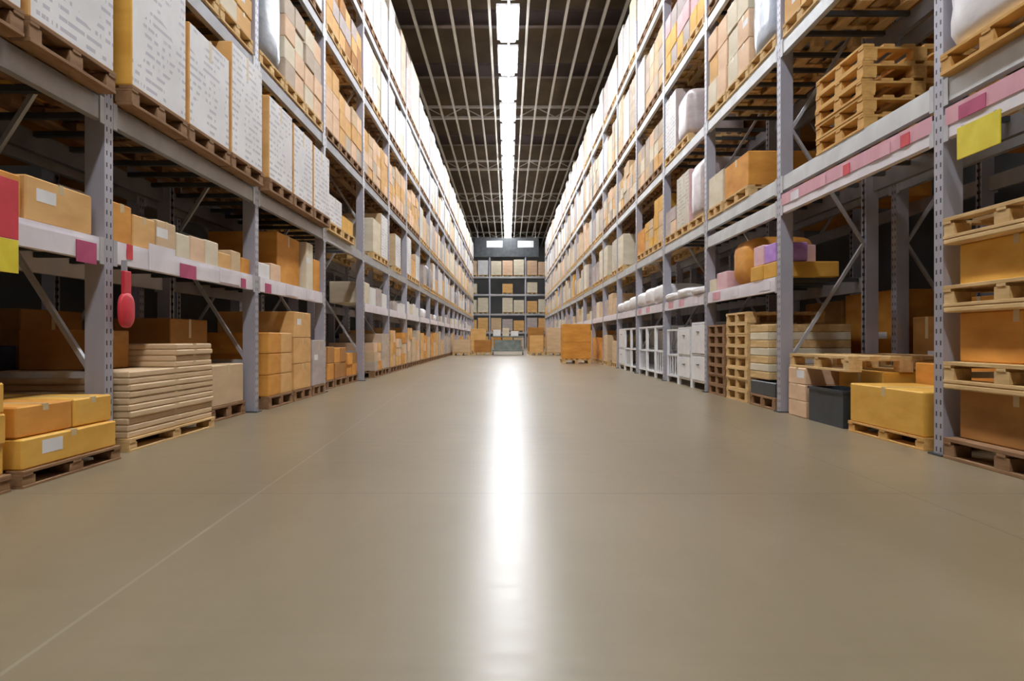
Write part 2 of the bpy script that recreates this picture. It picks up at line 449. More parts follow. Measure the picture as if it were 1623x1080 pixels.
def cards(b_, s, yc, z):
    """cards clipped to the front of a shelf strip (children of the beam, whose local front is -x)"""
    rnd = random.Random(int(yc*10)+s)
    fx = -0.026
    def put(yw, mt, w_, h_, dz=0.0, fxx=fx):
        ly = (yw - yc)*(1 if s > 0 else -1)
        add('price_card', card(mt, w_, h_), b_, (fxx, ly, dz))
    if z < 1.5:
        if s < 0:
            spots = {0: [(3.62, 'red', 0.36, 0.22, 0.06), (4.55, 'crim', 0.22, 0.13, -0.04)],
                     1: [(5.07, 'red', 0.08, 0.10, 0.02), (5.55, 'strip', 0.42, 0.19, 0.02), (6.0, 'crim', 0.30, 0.11, -0.03), (6.9, 'strip', 0.5, 0.12, 0), (7.25, 'crim', 0.13, 0.09, -0.03)],
                     2: [(8.0, 'crim', 0.2, 0.1, -0.03), (8.9, 'strip', 0.5, 0.12, 0), (9.7, 'strip', 0.35, 0.12, 0)]}
            kk = int(round((yc - Y0 - BAY/2)/BAY)) + 1
            for a in spots.get(kk, []): put(*a)
        else:
            for q in range(3): put(yc-1.0+q*0.9+rnd.uniform(0, .2), rnd.choice(['strip', 'pinkc']), 0.35, 0.1)
    else:
        # a long pink ticket rail along the upper edge
        b = add('ticket_rail', RAIL, b_, (fx, 0, 0.035)); b['label'] = 'pink ticket rail'
        for yw, mt, w_ in ((3.72, 'red', 0.45), (4.45, 'crim', 0.26), (5.2, 'red', 0.12), (5.55, 'pinkc', 0.3), (6.1, 'red', 0.12), (6.6, 'pinkc', 0.2), (7.2, 'strip', 0.2)):
            if abs(yw-yc) < BAY/2-0.2: put(yw, mt, w_, 0.085, 0.04, -0.032)
RAIL = MB('pinkc').box(-0.005, 0, -1.34, 1.34, -0.035, 0.075).mesh('ticket_rail')
for s in (-1, 1):
    rack(s); rack(s, True)

# ------------------------------------------------------------------ pallets
def pallet_pieces(L=0.8, W=0.94):
    """L along the aisle (y), W into the rack (x); height 0.13; boards run along y on top"""
    P = []
    n = 6
    for i in range(n):
        x = -W/2 + 0.045 + i*(W-0.09)/(n-1)
        P.append(('deck_board', (x-0.045, x+0.045, -L/2, L/2, 0.108, 0.13)))
    for y in (-L/2+0.04, 0, L/2-0.04):
        P.append(('stringer_board', (-W/2, W/2, y-0.04, y+0.04, 0.09, 0.108)))
        for x in (-W/2+0.06, 0, W/2-0.06):
            P.append(('block', (x-0.055, x+0.055, max(-L/2, y-0.065), min(L/2, y+0.065), 0.02, 0.09)))
    for x in (-W/2+0.055, 0, W/2-0.055):
        P.append(('bottom_board', (x-0.055, x+0.055, -L/2, L/2, 0.0, 0.02)))
    return P
_pc = {}
def pallet_meshes(mt, L, W):
    k = (mt, round(L, 3), round(W, 3))
    if k not in _pc:
        pcs = pallet_pieces(L, W)
        whole = MB(mt)
        for _, b_ in pcs: whole.box(*b_)
        parts = []
        for nm, b_ in pcs: parts.append((nm, MB(mt).box(*b_, bev=0.002).mesh(nm)))
        _pc[k] = (whole.mesh('wooden_pallet'), parts)
    return _pc[k]

# goods are first collected, then the ones that show largest become objects
ITEMS = []      # dict(kind, box=(x0,x1,y0,y1,z0,z1), mat, label, ...)
def area(b_):
    x0, x1, y0, y1, z0, z1 = b_
    near = max(y0, 0.8)
    if y1 < 1: return 0
    xi = min(abs(x0), abs(x1))
    c = [F*xi/near, F*xi/max(y1, 1)]
    if c[1] > 1000: return 0
    top = (min(z0, z1)-0.74)*F/max(y1, 1)
    if top > 640: return 0
    return abs(F*(z1-z0)/((near+y1)/2)) * (abs(c[0]-c[1]) + F*0.3*abs(x1-x0)/near)
def item(kind, box, mat, label, group, fmat=None, hid=1.0):
    x0, x1, y0, y1, z0, z1 = box
    box = (min(x0, x1), max(x0, x1), y0, y1, z0, z1)
    ITEMS.append(dict(kind=kind, box=box, mat=mat, label=label, group=group, fmat=fmat, a=area(box)*hid))
LVN = {'F': 'floor level', 'S': 'chest-high shelf', 1: 'first beam level', 2: 'second beam level', 3: 'third beam level', 4: 'top beam level'}
MN = {'beige': 'beige', 'kraft': 'kraft', 'tan': 'tan', 'orange': 'orange-brown', 'yellow': 'yellow-brown', 'brown': 'dark brown', 'cream': 'cream',
      'peach': 'peach', 'mauve': 'grey-mauve', 'pink': 'pink', 'purple': 'purple', 'whiteboard': 'white', 'print': 'white', 'print2': 'cream',
      'wrap': 'grey', 'bwrap': 'pale blue-grey', 'mwrap': 'pale mauve', 'soft': 'white', 'dark': 'black', 'navy': 'navy', 'wood': 'pale wooden',
      'woodo': 'orange-toned wooden', 'woodd': 'dark weathered'}
def where(s, lv, k, slot):
    return '%s rack, %s, %s bay, %s' % (side[s], LVN[lv], ords[k], slot)
SL = ['near spot', 'middle spot', 'far spot']
def load(s, lv, k, slot, y0, y1, zb, h, kind, mat, oh=0.0, dep=0.9, pallet=True, pm='wood', fmat=None, nx=1, ny=2, nz=3, slotname=None, setback=0.0):
    """one unit load: wooden pallet and what stands on it.  oh = overhang into the aisle"""
    xf = XF[s] - oh + setback
    wx = where(s, lv, k, slotname or SL[slot])
    z = zb
    if pallet:
        item('wooden_pallet', (s*xf, s*(xf+dep), y0, y1, z, z+0.13), pm, '%s pallet, %s' % (MN[pm].replace('dark weathered','weathered'), wx), 'pallets in the racks')
        z += 0.131
    h = h - (z - zb)
    g = 0.004
    if kind == 'one':
        item('carton', (s*(xf+0.01), s*(xf+dep-0.02), y0+0.01, y1-0.01, z, z+h), mat,
             ('white-fronted carton, ' if fmat == 'print' else 'grey-fronted carton, ' if fmat == 'print3' else 'big %s carton, ' % MN[mat]) + wx, 'cartons in the racks', fmat)
    elif kind == 'grid':
        ch = h/nz; cw = (y1-y0-0.02)/ny
        for a in range(nz):
            for b_ in range(ny):
                rr = random.random()
                mt = mat if isinstance(mat, str) else random.choice(mat)
                vn = ['bottom', 'second', 'third', 'fourth', 'fifth', 'sixth', 'seventh', 'eighth'][a] if a < nz-1 or nz == 1 else 'top'
                hn = '' if ny == 1 else (' near', ' far')[b_] if ny == 2 else (' near', ' mid', ' far')[b_]
                jx = random.uniform(0, 0.02)
                item('carton', (s*(xf+jx+0.005), s*(xf+dep-0.03), y0+0.01+b_*cw+g, y0+0.01+(b_+1)*cw-g, z+a*ch, z+(a+1)*ch-0.002), mt,
                     '%s carton in %s row%s, %s' % (MN[mt], vn, hn, wx), 'cartons in the racks', fmat)
    elif kind == 'wrap':
        item('wrapped_load', (s*(xf+0.01), s*(xf+dep-0.02), y0+0.01, y1-0.01, z, z+h), mat, '%s film-wrapped load, %s' % (MN[mat], wx), 'film-wrapped loads')
    elif kind == 'pallets':
        n_ = int(h/0.132)
        for a in range(n_):
            item('wooden_pallet', (s*(xf+random.uniform(0, .015)), s*(xf+dep), y0+random.uniform(0, .01), y1-random.uniform(0, .01), z+a*0.1315, z+a*0.1315+0.13), mat,
                 '%s pallet, %s up in stack, %s' % (MN[mat].replace('dark weathered','weathered'), ords[a], where(s, lv, k, slotname or SL[slot])), 'stacked empty pallets')
def slots(k, n=3, w_=None):
    a = yk(k) + PW/2 + 0.03; b_ = yk(k+1) - PW/2 - 0.03
    st = (b_-a)/n; ww = st-0.045 if w_ is None else w_
    return [(a+st*i+(st-ww)/2, a+st*i+(st+ww)/2) for i in range(n)]
def top(s, i): return LV[s][i] + BH/2 + 0.001

R = random.random
TAN = ['tan', 'kraft', 'peach', 'tan', 'orange']
PALE = ['cream', 'peach', 'whiteboard', 'tan']
# ---- left rack
for k in range(NB):
    sl = slots(k)
    # first beam level
    for i, (a, b_) in enumerate(sl):
        zt = top(-1, 1)
        if k <= 2:
            hh = [1.12, 1.1, 1.06, 1.08, 0.92][(k*3+i) % 5] if k < 2 else [0.98, 0.95, 0.93][i]
            load(-1, 1, k, i, a, b_, zt, hh, 'one', 'tan' if (k, i) != (1, 0) else 'yellow', oh=0.10, fmat='print', pm='woodd')
        elif k == 3:
            if i == 0: load(-1, 1, k, i, a, b_, zt, 0.52, 'one', 'yellow', oh=0.04, fmat='print')
            if i == 1: load(-1, 1, k, i, a, b_, zt, 0.36, 'grid', 'yellow', oh=0.04, nz=1)
        else:
            q = R()
            if q < 0.45: load(-1, 1, k, i, a, b_, zt, 0.75+0.35*R(), 'one', 'kraft', fmat='print')
            elif q < 0.75: load(-1, 1, k, i, a, b_, zt, 0.45+0.4*R(), 'one', random.choice(['mauve', 'cream', 'tan']))
            elif q < 0.9: load(-1, 1, k, i, a, b_, zt, 0.8, 'wrap', random.choice(['wrap', 'mwrap']))
    for i, (a, b_) in enumerate(sl):
        zt = top(-1, 2)
        if k == 1: load(-1, 2, k, i, a, b_, zt, 1.0 - 0.1*(i == 2), 'grid', ['yellow', 'tan', 'cream'], nz=4, ny=2)
        elif k == 2 and i == 0: load(-1, 2, k, i, a, b_, zt, 1.25, 'wrap', 'wrap')
        elif k == 2: load(-1, 2, k, i, a, b_, zt, 1.14, 'grid', ['peach', 'cream', 'beige'], nz=4)
        elif k <= 6: load(-1, 2, k, i, a, b_, zt, 0.92+0.22*R(), 'grid', ['peach', 'tan', 'beige', 'tan', 'peach', 'kraft'], nz=3 if R() < .5 else 4, ny=2, pm='woodd')
        else: load(-1, 2, k, i, a, b_, zt, 0.8+0.35*R(), 'one', random.choice(['kraft', 'beige', 'peach', 'cream', 'mauve', 'yellow']), fmat=random.choice([None, 'print2', None]))
    for i, (a, b_) in enumerate(sl):
        zt = top(-1, 3)
        if k < 2: continue
        q = R()
        if k == 3: load(-1, 3, k, i, a, b_, zt, 0.9, 'grid', ['brown', 'mauve', 'tan'], nz=3)
        elif q < 0.6: load(-1, 3, k, i, a, b_, zt, 0.95+0.2*R(), 'one', 'beige', fmat=random.choice(['print', 'print3']), pm='woodd')
        elif q < 0.85: load(-1, 3, k, i, a, b_, zt, 1.1, 'grid', ['cream', 'whiteboard'], nz=2)
        else: load(-1, 3, k, i, a, b_, zt, 0.8+0.3*R(), 'one', random.choice(['kraft', 'mauve', 'beige', 'peach']), pm='woodd')
    for i, (a, b_) in enumerate(sl):
        zt = top(-1, 4)
        if k < 3: continue
        q = R()
        hh = 1.1 + 0.25*R() + (0.35 if k in (5, 6) else 0)
        if q < 0.55: load(-1, 4, k, i, a, b_, zt, hh, 'one', 'beige', fmat=random.choice(['print', 'print3']), pm='woodd')
        else: load(-1, 4, k, i, a, b_, zt, hh, 'one', random.choice(['beige', 'cream', 'mauve', 'kraft']), pm='woodd')
# ---- right rack
for k in range(NB):
    sl = slots(k)
    for i, (a, b_) in enumerate(sl):
        zt = top(1, 1)
        if k == 0:
            if i == 2: load(1, 1, k, i, a-0.05, b_, zt, 0.75, 'wrap', 'soft', pm='woodo', oh=0.05)
        elif k == 1:
            if i == 1: load(1, 1, k, i, 5.85, 6.75, zt, 0.7, 'pallets', 'woodo', pallet=False)
        elif k == 2:
            if i == 1: load(1, 1, k, i, a, b_+0.1, zt, 0.52, 'one', 'orange', pallet=True)
            if i == 2: load(1, 1, k, i, a+0.15, b_, zt, 0.55, 'grid', 'cream', nz=1, ny=1)
        elif k == 3:
            if i == 0: load(1, 1, k, i, a, b_, zt, 0.95, 'wrap', 'mwrap')
            if i == 1: load(1, 1, k, i, a, b_, zt, 0.95, 'one', 'pink', fmat='print2')
            if i == 2: load(1, 1, k, i, a, b_, zt, 0.55, 'grid', ['peach', 'mauve'], nz=2)
        elif k == 4:
            if i < 2: load(1, 1, k, i, a, b_, zt, 0.95-0.3*i, 'grid', ['yellow', 'kraft'], nz=3)
            else: load(1, 1, k, i, a, b_, zt, 0.6, 'one', 'orange')
        else:
            q = R()
            if q < 0.55: load(1, 1, k, i, a, b_, zt, 0.6+0.5*R(), 'one', random.choice(['kraft', 'beige', 'mauve', 'yellow', 'cream']))
            elif q < 0.8: load(1, 1, k, i, a, b_, zt, 0.9, 'one', 'mauve', fmat='print2')
            elif q < 0.9: load(1, 1, k, i, a, b_, zt, 0.8, 'wrap', 'mwrap')
    for i, (a, b_) in enumerate(sl):
        zt = top(1, 2)
        if k < 2:
            if k == 1 and i == 2: load(1, 2, k, i, a, b_, zt, 0.85, 'grid', ['brown', 'tan', 'peach'], nz=3)
            continue
        if k == 2:
            if i == 0: load(1, 2, k, i, a, b_, zt, 1.08, 'wrap', 'bwrap')
            else: load(1, 2, k, i, a, b_, zt, 1.12, 'grid', ['peach', 'tan', 'cream'], nz=3)
        elif k == 3:
            if i == 1: load(1, 2, k, i, a, b_, zt, 0.85, 'wrap', 'mwrap')
            elif i == 2: load(1, 2, k, i, a, b_, zt, 1.1, 'one', 'mauve', fmat='print')
        elif k <= 6: load(1, 2, k, i, a, b_, zt, 0.85+0.28*R(), 'grid', ['peach', 'beige', 'cream', 'kraft', 'tan'], nz=3, pm='woodd')
        else: load(1, 2, k, i, a, b_, zt, 0.75+0.4*R(), 'one', random.choice(['beige', 'peach', 'kraft', 'beige', 'mauve']), fmat=random.choice([None, 'print2', None]))
    for i, (a, b_) in enumerate(sl):
        zt = top(1, 3)
        if k < 2: continue
        q = R()
        if k == 3: load(1, 3, k, i, a, b_, zt, 1.1, 'grid', ['yellow', 'pink', 'mauve'], nz=3)
        elif q < 0.4: load(1, 3, k, i, a, b_, zt, 1.05+0.3*R(), 'one', 'beige', fmat=random.choice(['print', 'print3']), pm='woodd')
        elif q < 0.8 and k < 9: load(1, 3, k, i, a, b_, zt, 1.1+0.3*R(), 'grid', ['cream', 'peach', 'kraft', 'beige'], nz=3, pm='woodd')
        else: load(1, 3, k, i, a, b_, zt, 1.0+0.35*R(), 'one', random.choice(['beige', 'mauve', 'cream']), fmat=random.choice([None, 'print2']))
    for i, (a, b_) in enumerate(sl):
        zt = top(1, 4)
        if k < 3: continue
        q = R()
        hh = 1.0 + 0.3*R() + (0.2 if k == 5 else 0)
        if q < 0.5: load(1, 4, k, i, a, b_, zt, hh, 'one', 'beige', fmat=random.choice(['print', 'print3']), pm='woodd')
        else: load(1, 4, k, i, a, b_, zt, hh, 'one', random.choice(['cream', 'mauve', 'beige', 'cream']), fmat=random.choice([None, 'print2']))

# ---- left, floor level
def flats(s, k, name, y0, y1, xf, dep, z, n_, ch, mat, lv='F', fmat=None, setb=0.0):
    for a in range(n_):
        vn = 'only' if n_ == 1 else 'top' if a == n_-1 else ('bottom' if a == 0 else ords[a])
        j = random.uniform(0, 0.018)
        item('flat_carton', (s*(xf+j+setb*a), s*(xf+dep+j), y0+random.uniform(0, .012), y1-random.uniform(0, .012), z+a*ch, z+(a+1)*ch-0.002), mat,
             '%s flat carton, %s layer, %s, %s' % (MN[mat], vn, name, side[s]+' floor'), 'flat cartons on the floor', fmat)
def pal(s, y0, y1, xf, dep, z, mat, txt, h=0.13):
    item('wooden_pallet', (s*xf, s*(xf+dep), y0, y1, z, z+h), mat, txt, 'pallets on the floor')
def ctn(s, y0, y1, xf, dep, z0, z1, mat, txt, fmat=None, kind='carton', group='cartons on the floor'):
    item(kind, (s*xf, s*(xf+dep), y0, y1, z0, z1), mat, txt, group, fmat)
E = 0.001
pal(-1, 2.84, 3.66, 2.40, 0.95, 0, 'woodd', 'dark pallet under the three-layer yellow-brown stack, left floor edge', 0.085)
flats(-1, 0, 'stack at the left picture edge', 2.85, 3.65, 2.41, 0.92, 0.086, 3, 0.148, 'yellow')
pal(-1, 3.72, 4.66, 2.38, 0.95, 0, 'woodd', 'dark pallet under the two-layer yellow stack before the near left post', 0.085)
flats(-1, 0, 'low stack by the near post', 3.73, 4.65, 2.39, 0.92, 0.086, 1, 0.155, 'yellow')
item('flat_carton', (-2.43, -3.3, 3.74, 4.22, 0.244, 0.40), 'orange', 'orange-brown carton lying on the wide yellow one before the near left post', 'flat cartons on the floor')
item('flat_carton', (-2.43, -3.3, 4.24, 4.64, 0.244, 0.40), 'yellow', 'yellow-brown carton nearest the near left post, upper layer', 'flat cartons on the floor')
ctn(-1, 3.3, 4.2, 3.38, 0.15, 0, 0.9, 'brown', 'tall narrow dark brown carton leaning deep behind the yellow left stacks')
pal(-1, 4.93, 6.36, 2.46, 0.95, 0, 'wood', 'long pallet under the kraft flat-pack stack, left floor', 0.085)
flats(-1, 1, 'kraft stack between near posts', 4.94, 6.35, 2.465, 0.92, 0.086, 10, 0.044, 'kraft')
flats(-1, 1, 'raised far end of kraft stack', 5.66, 6.35, 2.47, 0.90, 0.086+10*0.044, 4, 0.044, 'kraft')
ctn(-1, 5.1, 5.6, 2.8, 0.5, 0.086+10*0.044, 0.80, 'brown', 'dark brown carton standing on the near end of the kraft stack')
pal(-1, 6.62, 7.48, 2.59, 0.9, 0, 'woodd', 'dark pallet just before the second left post')
ctn(-1, 6.64, 7.46, 2.96, 0.5, 0.131, 0.92, 'brown', 'tall dark brown carton on the pallet before the second left post')
ctn(-1, 6.66, 7.44, 2.60, 0.32, 0.131, 0.50, 'kraft', 'short kraft carton in front of the tall brown one, second left post')
pal(-1, 7.9, 8.78, 2.49, 0.95, 0, 'woodd', 'pallet under the orange-brown cartons right after the second left post')
for a in range(3):
    for b_ in range(2):
        ctn(-1, 7.91+b_*0.43, 7.91+b_*0.43+0.425, 2.50, 0.9, 0.131+a*0.225, 0.131+a*0.225+0.223, 'orange' if b_ == 0 else 'tan',
            '%s carton, %s row, stack after the second left post' % (('orange-brown near', 'tan far')[b_], ('bottom', 'middle', 'top')[a]))
pal(-1, 8.84, 9.62, 2.49, 0.95, 0, 'woodd', 'pallet under the tallest tan stack, third left bay floor')
for a in range(3):
    ctn(-1, 8.86, 9.60, 2.50, 0.9, 0.131+a*0.31, 0.131+a*0.31+0.308, 'tan', '%s tan carton of the tall stack in the third left bay' % ('bottom', 'middle', 'top')[a])
pal(-1, 9.68, 10.34, 2.49, 0.95, 0, 'woodd', 'pallet under the grey-mauve carton before the third left post')
ctn(-1, 9.69, 10.33, 2.50, 0.9, 0.131, 0.72, 'mauve', 'grey-mauve carton on a pallet before the third left post')
ctn(-1, 9.75, 10.28, 2.7, 0.7, 0.721, 0.80, 'cream', 'thin cream flat carton lying on the grey-mauve carton')
# dim row deeper in the rack and bay four floor
for i, (a, b_) in enumerate(slots(3)):
    load(-1, 'F', 3, i, a, b_, 0, [0.62, 0.6, 0.5][i], 'grid', ['brown', 'brown', 'orange'], nz=2, setback=0.08, dep=0.85, pm='woodd')
for k in range(4, NB):
    for i, (a, b_) in enumerate(slots(k)):
        if R() < 0.92:
            q = R(); hh = 0.6+0.42*R()
            if q < .7 and k < 8: load(-1, 'F', k, i, a, b_, 0, hh, 'grid', ['tan', 'peach', 'kraft', 'beige', 'orange'], nz=3, ny=2, oh=0.02, pm='woodd')
            else: load(-1, 'F', k, i, a, b_, 0, hh, 'one', random.choice(['tan', 'kraft', 'mauve', 'orange', 'beige']), oh=0.02, pm='woodd')
# ---- left, chest-high shelf
zs = top(-1, 0)
def sctn(s, y0, y1, xo, dep, h, mat, txt, kind='carton', fmat=None):
    z = top(s, 0)
    item(kind, (s*(XF[s]+xo), s*(XF[s]+xo+dep), y0, y1, z, z+h), mat, txt, 'goods on the chest-high shelves', fmat)
sctn(-1, 3.45, 3.98, 0.03, 0.5, 0.22, 'orange', 'orange-brown carton on the left shelf, at the left picture edge')
sctn(-1, 3.2, 3.9, 0.55, 0.35, 0.32, 'yellow', 'taller yellow-brown carton behind the left edge shelf carton')
sctn(-1, 4.02, 4.66, 0.03, 0.55, 0.24, 'tan', 'wide tan carton on the left shelf just before the near post')
sctn(-1, 3.95, 4.6, 0.62, 0.3, 0.30, 'whiteboard', 'white carton at the back of the left shelf before the near post')
row = [(4.92, 5.17, 'orange', .26), (5.19, 5.52, 'tan', .22), (5.54, 5.86, 'kraft', .24), (5.88, 6.12, 'cream', .19), (6.14, 6.42, 'peach', .20),
       (6.44, 6.72, 'cream', .21), (6.74, 7.02, 'tan', .14), (7.04, 7.28, 'kraft', .19), (7.3, 7.54, 'orange', .15)]
for i, (a, b_, mt, h) in enumerate(row):
    sctn(-1, a, b_, 0.04, 0.5, h, mt, '%s small carton, %s along the shelf past the near left post' % (MN[mt], ords[i]))
sctn(-1, 5.25, 5.75, 0.58, 0.34, 0.44, 'whiteboard', 'white carton standing behind the small ones past the near left post')
sctn(-1, 6.2, 6.8, 0.58, 0.34, 0.34, 'cream', 'cream carton at the back of the second left shelf bay')
sctn(-1, 7.72, 8.2, 0.05, 0.5, 0.16, 'whiteboard', 'low white carton on the left shelf after the second post')
sctn(-1, 8.25, 8.6, 0.05, 0.5, 0.19, 'peach', 'low peach carton on the left shelf after the second post')
sctn(-1, 8.7, 9.62, 0.12, 0.8, 0.60, 'orange', 'big orange-brown carton on the left shelf in the third bay')
sctn(-1, 9.66, 9.98, 0.04, 0.6, 0.60, 'cream', 'tall cream carton beside the big orange-brown one on the left shelf')
sctn(-1, 10.0, 10.34, 0.04, 0.6, 0.42, 'orange', 'orange-brown carton at the end of the third left shelf bay')
for k in range(4, NB):
    for i, (a, b_) in enumerate(slots(k, 4)):
        if R() < 0.85:
            mt = random.choice(['whiteboard', 'whiteboard', 'cream', 'mauve', 'soft'])
            kk = 'wrapped_bundle' if mt == 'soft' else 'carton'
            sctn(-1, a, b_, 0.03, 0.6, 0.16+0.22*R(), mt, '%s %s, left chest-high shelf, %s bay, %s of four' % (MN[mt], 'bundle' if mt == 'soft' else 'low carton', ords[k], ords[i]), kind=kk)

# ---- right, floor level
s = 1
X = XF[1]
# near bay: cartons and pallets in turn, one upon another
z = 0
for a, (mt, hh) in enumerate((('brown', 0.30), ('orange', 0.30), ('yellow', 0.25))):
    nm = ('bottom', 'middle', 'top')[a]
    pal(1, 3.60, 4.70, X-0.03, 1.0, z, 'wood' if a else 'woodd', '%s pallet of the layered stack at the right picture edge' % ('bottom', 'second', 'third')[a]); z += 0.131
    if a == 0:
        pass
    ctn(1, 3.62, 4.66, X+0.05, 0.88, z, z+hh, mt, '%s %s carton of the layered stack at the right picture edge' % (nm, MN[mt])); z += hh+0.001
    item('board_sheet', (X-0.03, X+0.97, 3.6, 4.70, z, z+0.035), 'wood', '%s pale board sheet of the layered stack at the right edge' % nm, 'board sheets in the right edge stack'); z += 0.036
pal(1, 3.60, 4.70, X-0.03, 1.0, z, 'wood', 'topmost pallet of the layered stack at the right picture edge')
# bay two
pal(1, 4.98, 6.08, X, 0.95, 0, 'woodo', 'orange-toned pallet under the yellow carton past the near right post', 0.085)
ctn(1, 5.0, 6.06, X+0.01, 0.5, 0.086, 0.385, 'yellow', 'wide yellow-brown carton on the pallet past the near right post')
ctn(1, 5.0, 6.06, X+0.53, 0.4, 0.086, 0.55, 'orange', 'orange-brown carton behind the wide yellow one, right floor')
pal(1, 6.14, 7.42, X+0.03, 0.95, 0.4665, 'wood', 'long pallet lying on the peach and yellow cartons over the black bin')
for a in range(3):
    ctn(1, 7.0, 7.42, X+0.02, 0.9, a*0.155, a*0.155+0.1545, 'peach', '%s peach flat carton beside the third right post' % ('bottom', 'middle', 'top')[a], kind='flat_carton')
ctn(1, 6.16, 6.98, X+0.32, 0.6, 0, 0.465, 'yellow', 'yellow-brown carton behind the black bin, right floor')
# dim brown heap deep behind
for i, (a, b_, z1, mt) in enumerate(((5.1, 5.9, 0.95, 'brown'), (6.0, 6.9, 1.1, 'orange'), (7.0, 7.5, 0.95, 'brown'), (7.75, 9.0, 1.25, 'orange'), (9.1, 10.2, 1.2, 'brown'))):
    item('carton', (X+DEP+0.3, X+DEP+1.1, a, b_, 0, z1), mt, 'dim %s carton deep behind the second right bay, %s from front' % (MN[mt], ords[i]), 'dim cartons behind the right rack')
# bay three
load(1, 'F', 2, 0, 7.74, 8.55, 0, 0.28, 'one', 'dark', pm='woodd', slotname='near spot')
for a in range(7):
    item('slatted_board', (X+0.02, X+0.9, 8.0, 8.6, 0.30+a*0.085, 0.30+a*0.085+0.083), 'cream' if a % 2 else 'wood', '%s board of the pale stack in the third right bay' % ords[a], 'pale boards in the third right bay')
load(1, 'F', 2, 1, 8.66, 9.5, 0, 1.08, 'pallets', 'wood', pallet=False)
load(1, 'F', 2, 2, 9.56, 10.36, 0, 1.05, 'pallets', 'woodd', pallet=False)
z = top(1, 0)
load(1, 'S', 2, 0, 7.75, 8.55, z, 0.16, 'grid', 'yellow', nz=1, ny=2, pallet=False, dep=0.7)
item('carton', (X+0.03, X+0.36, 7.8, 8.15, z+0.165, z+0.36), 'purple', 'bright purple carton on the right chest-high shelf', 'goods on the chest-high shelves')
item('carton', (X+0.03, X+0.6, 8.18, 8.5, z+0.165, z+0.38), 'pink', 'pink carton beside the purple one on the right shelf', 'goods on the chest-high shelves')
item('wrapped_bundle', (X+0.05, X+0.85, 8.65, 9.5, z, z+0.56), 'orange', 'rounded orange-brown bundle on the right chest-high shelf', 'bundles on the chest-high shelves')
item('carton', (X+0.03, X+0.7, 9.55, 10.0, z, z+0.22), 'pink', 'low pink carton after the orange bundle on the right shelf', 'goods on the chest-high shelves')
item('carton', (X+0.03, X+0.7, 10.02, 10.36, z, z+0.16), 'cream', 'low cream carton before the fourth right post, on the shelf', 'goods on the chest-high shelves')
# bays four to six: white goods
for k in (3, 4, 5):
    for i, (a, b_) in enumerate(slots(k, 3)):
        hh = {3: [0.12, 0.16, 0.14], 4: [0.36, 0.36, 0.32], 5: [0.3, 0.26, 0.24]}[k][i]
        item('wrapped_bundle', (X-0.03, X+0.85, a-0.018, b_+0.018, z, z+hh), 'soft', 'puffy white bundle, right chest-high shelf, %s bay, %s' % (ords[k], SL[i]), 'white bundles on the right shelf')
for k in range(6, NB):
    for i, (a, b_) in enumerate(slots(k, 3)):
        if R() < .85:
            mt = random.choice(['mauve', 'cream', 'kraft', 'wrap'])
            item('carton', (X+0.03, X+0.8, a, b_, z, z+0.2+0.4*R()), mt if mt != 'wrap' else 'mauve', '%s carton, right chest-high shelf, %s bay, %s' % (MN[mt if mt != 'wrap' else 'mauve'], ords[k], SL[i]), 'goods on the chest-high shelves')
        q = R()
        if q < .9: load(1, 'F', k, i, a, b_, 0, 0.6+0.45*R(), 'one', random.choice(['tan', 'mauve', 'orange', 'kraft']))
# ---- back-to-back rows, dim
for s in (-1, 1):
    for k in range(0, 7):
        for lv in (0, 1, 2, 3):
            for i, (a, b_) in enumerate(slots(k)):
                if s > 0 and k <= 2 and lv in (0, 1) and i != 1 : continue
                if R() < 0.6:
                    zt = 0 if lv == 0 else top(s, lv)
                    x0 = XF[s] + DEP + 0.22
                    if lv == 0 and s > 0 and k in (1, 2): continue
                    mt = random.choice(['brown', 'brown', 'orange', 'mauve', 'navy'])
                    item('carton', (s*x0, s*(x0+0.9), a, b_, zt, zt+0.5+0.5*R()), mt, 'dim %s carton, rear %s rack, %s, %s bay, %s' % (
                        MN[mt], side[s], LVN[lv] if lv else 'floor level', ords[k], SL[i]), 'dim cartons in the rear racks', hid=0.08)

# ---- goods built from the list
_cm = {}
def carton_meshes(w_, d, h, mat, fmat, fr):
    k = (round(w_, 4), round(d, 4), round(h, 4), mat, fmat, fr)
    if k not in _cm:
        mb = MB([mat, fmat or mat])
        mb.box(-w_/2, w_/2, -d/2, d/2, 0, h, 0, bev=0.008, front=fr if fmat else None)
        me = mb.mesh('carton')
        tp = MB('tape')
        t_ = 0.0008
        xe = fr*w_/2
        tp.box(-w_/2, w_/2, -0.025, 0.025, h, h+t_)
        tp.box(min(xe, xe+fr*t_), max(xe, xe+fr*t_), -0.025, 0.025, h*0.78, h+t_)
        _cm[k] = (me, tp.mesh('tape'))
    return _cm[k]
NAMES = {'carton': ('carton', 'carton'), 'flat_carton': ('flat_carton', 'flat carton'), 'wooden_pallet': ('wooden_pallet', 'pallet'),
         'wrapped_load': ('wrapped_load', 'wrapped load'), 'wrapped_bundle': ('wrapped_bundle', 'bundle'), 'board_sheet': ('board_sheet', 'board'),
         'slatted_board': ('board_stack', 'board')}
LAB = MB('whiteboard').box(-0.0006, 0.0006, -0.09, 0.09, -0.035, 0.035).mesh('shipping_label')
NPART = {'carton': 110, 'flat_carton': 40, 'wooden_pallet': 34}
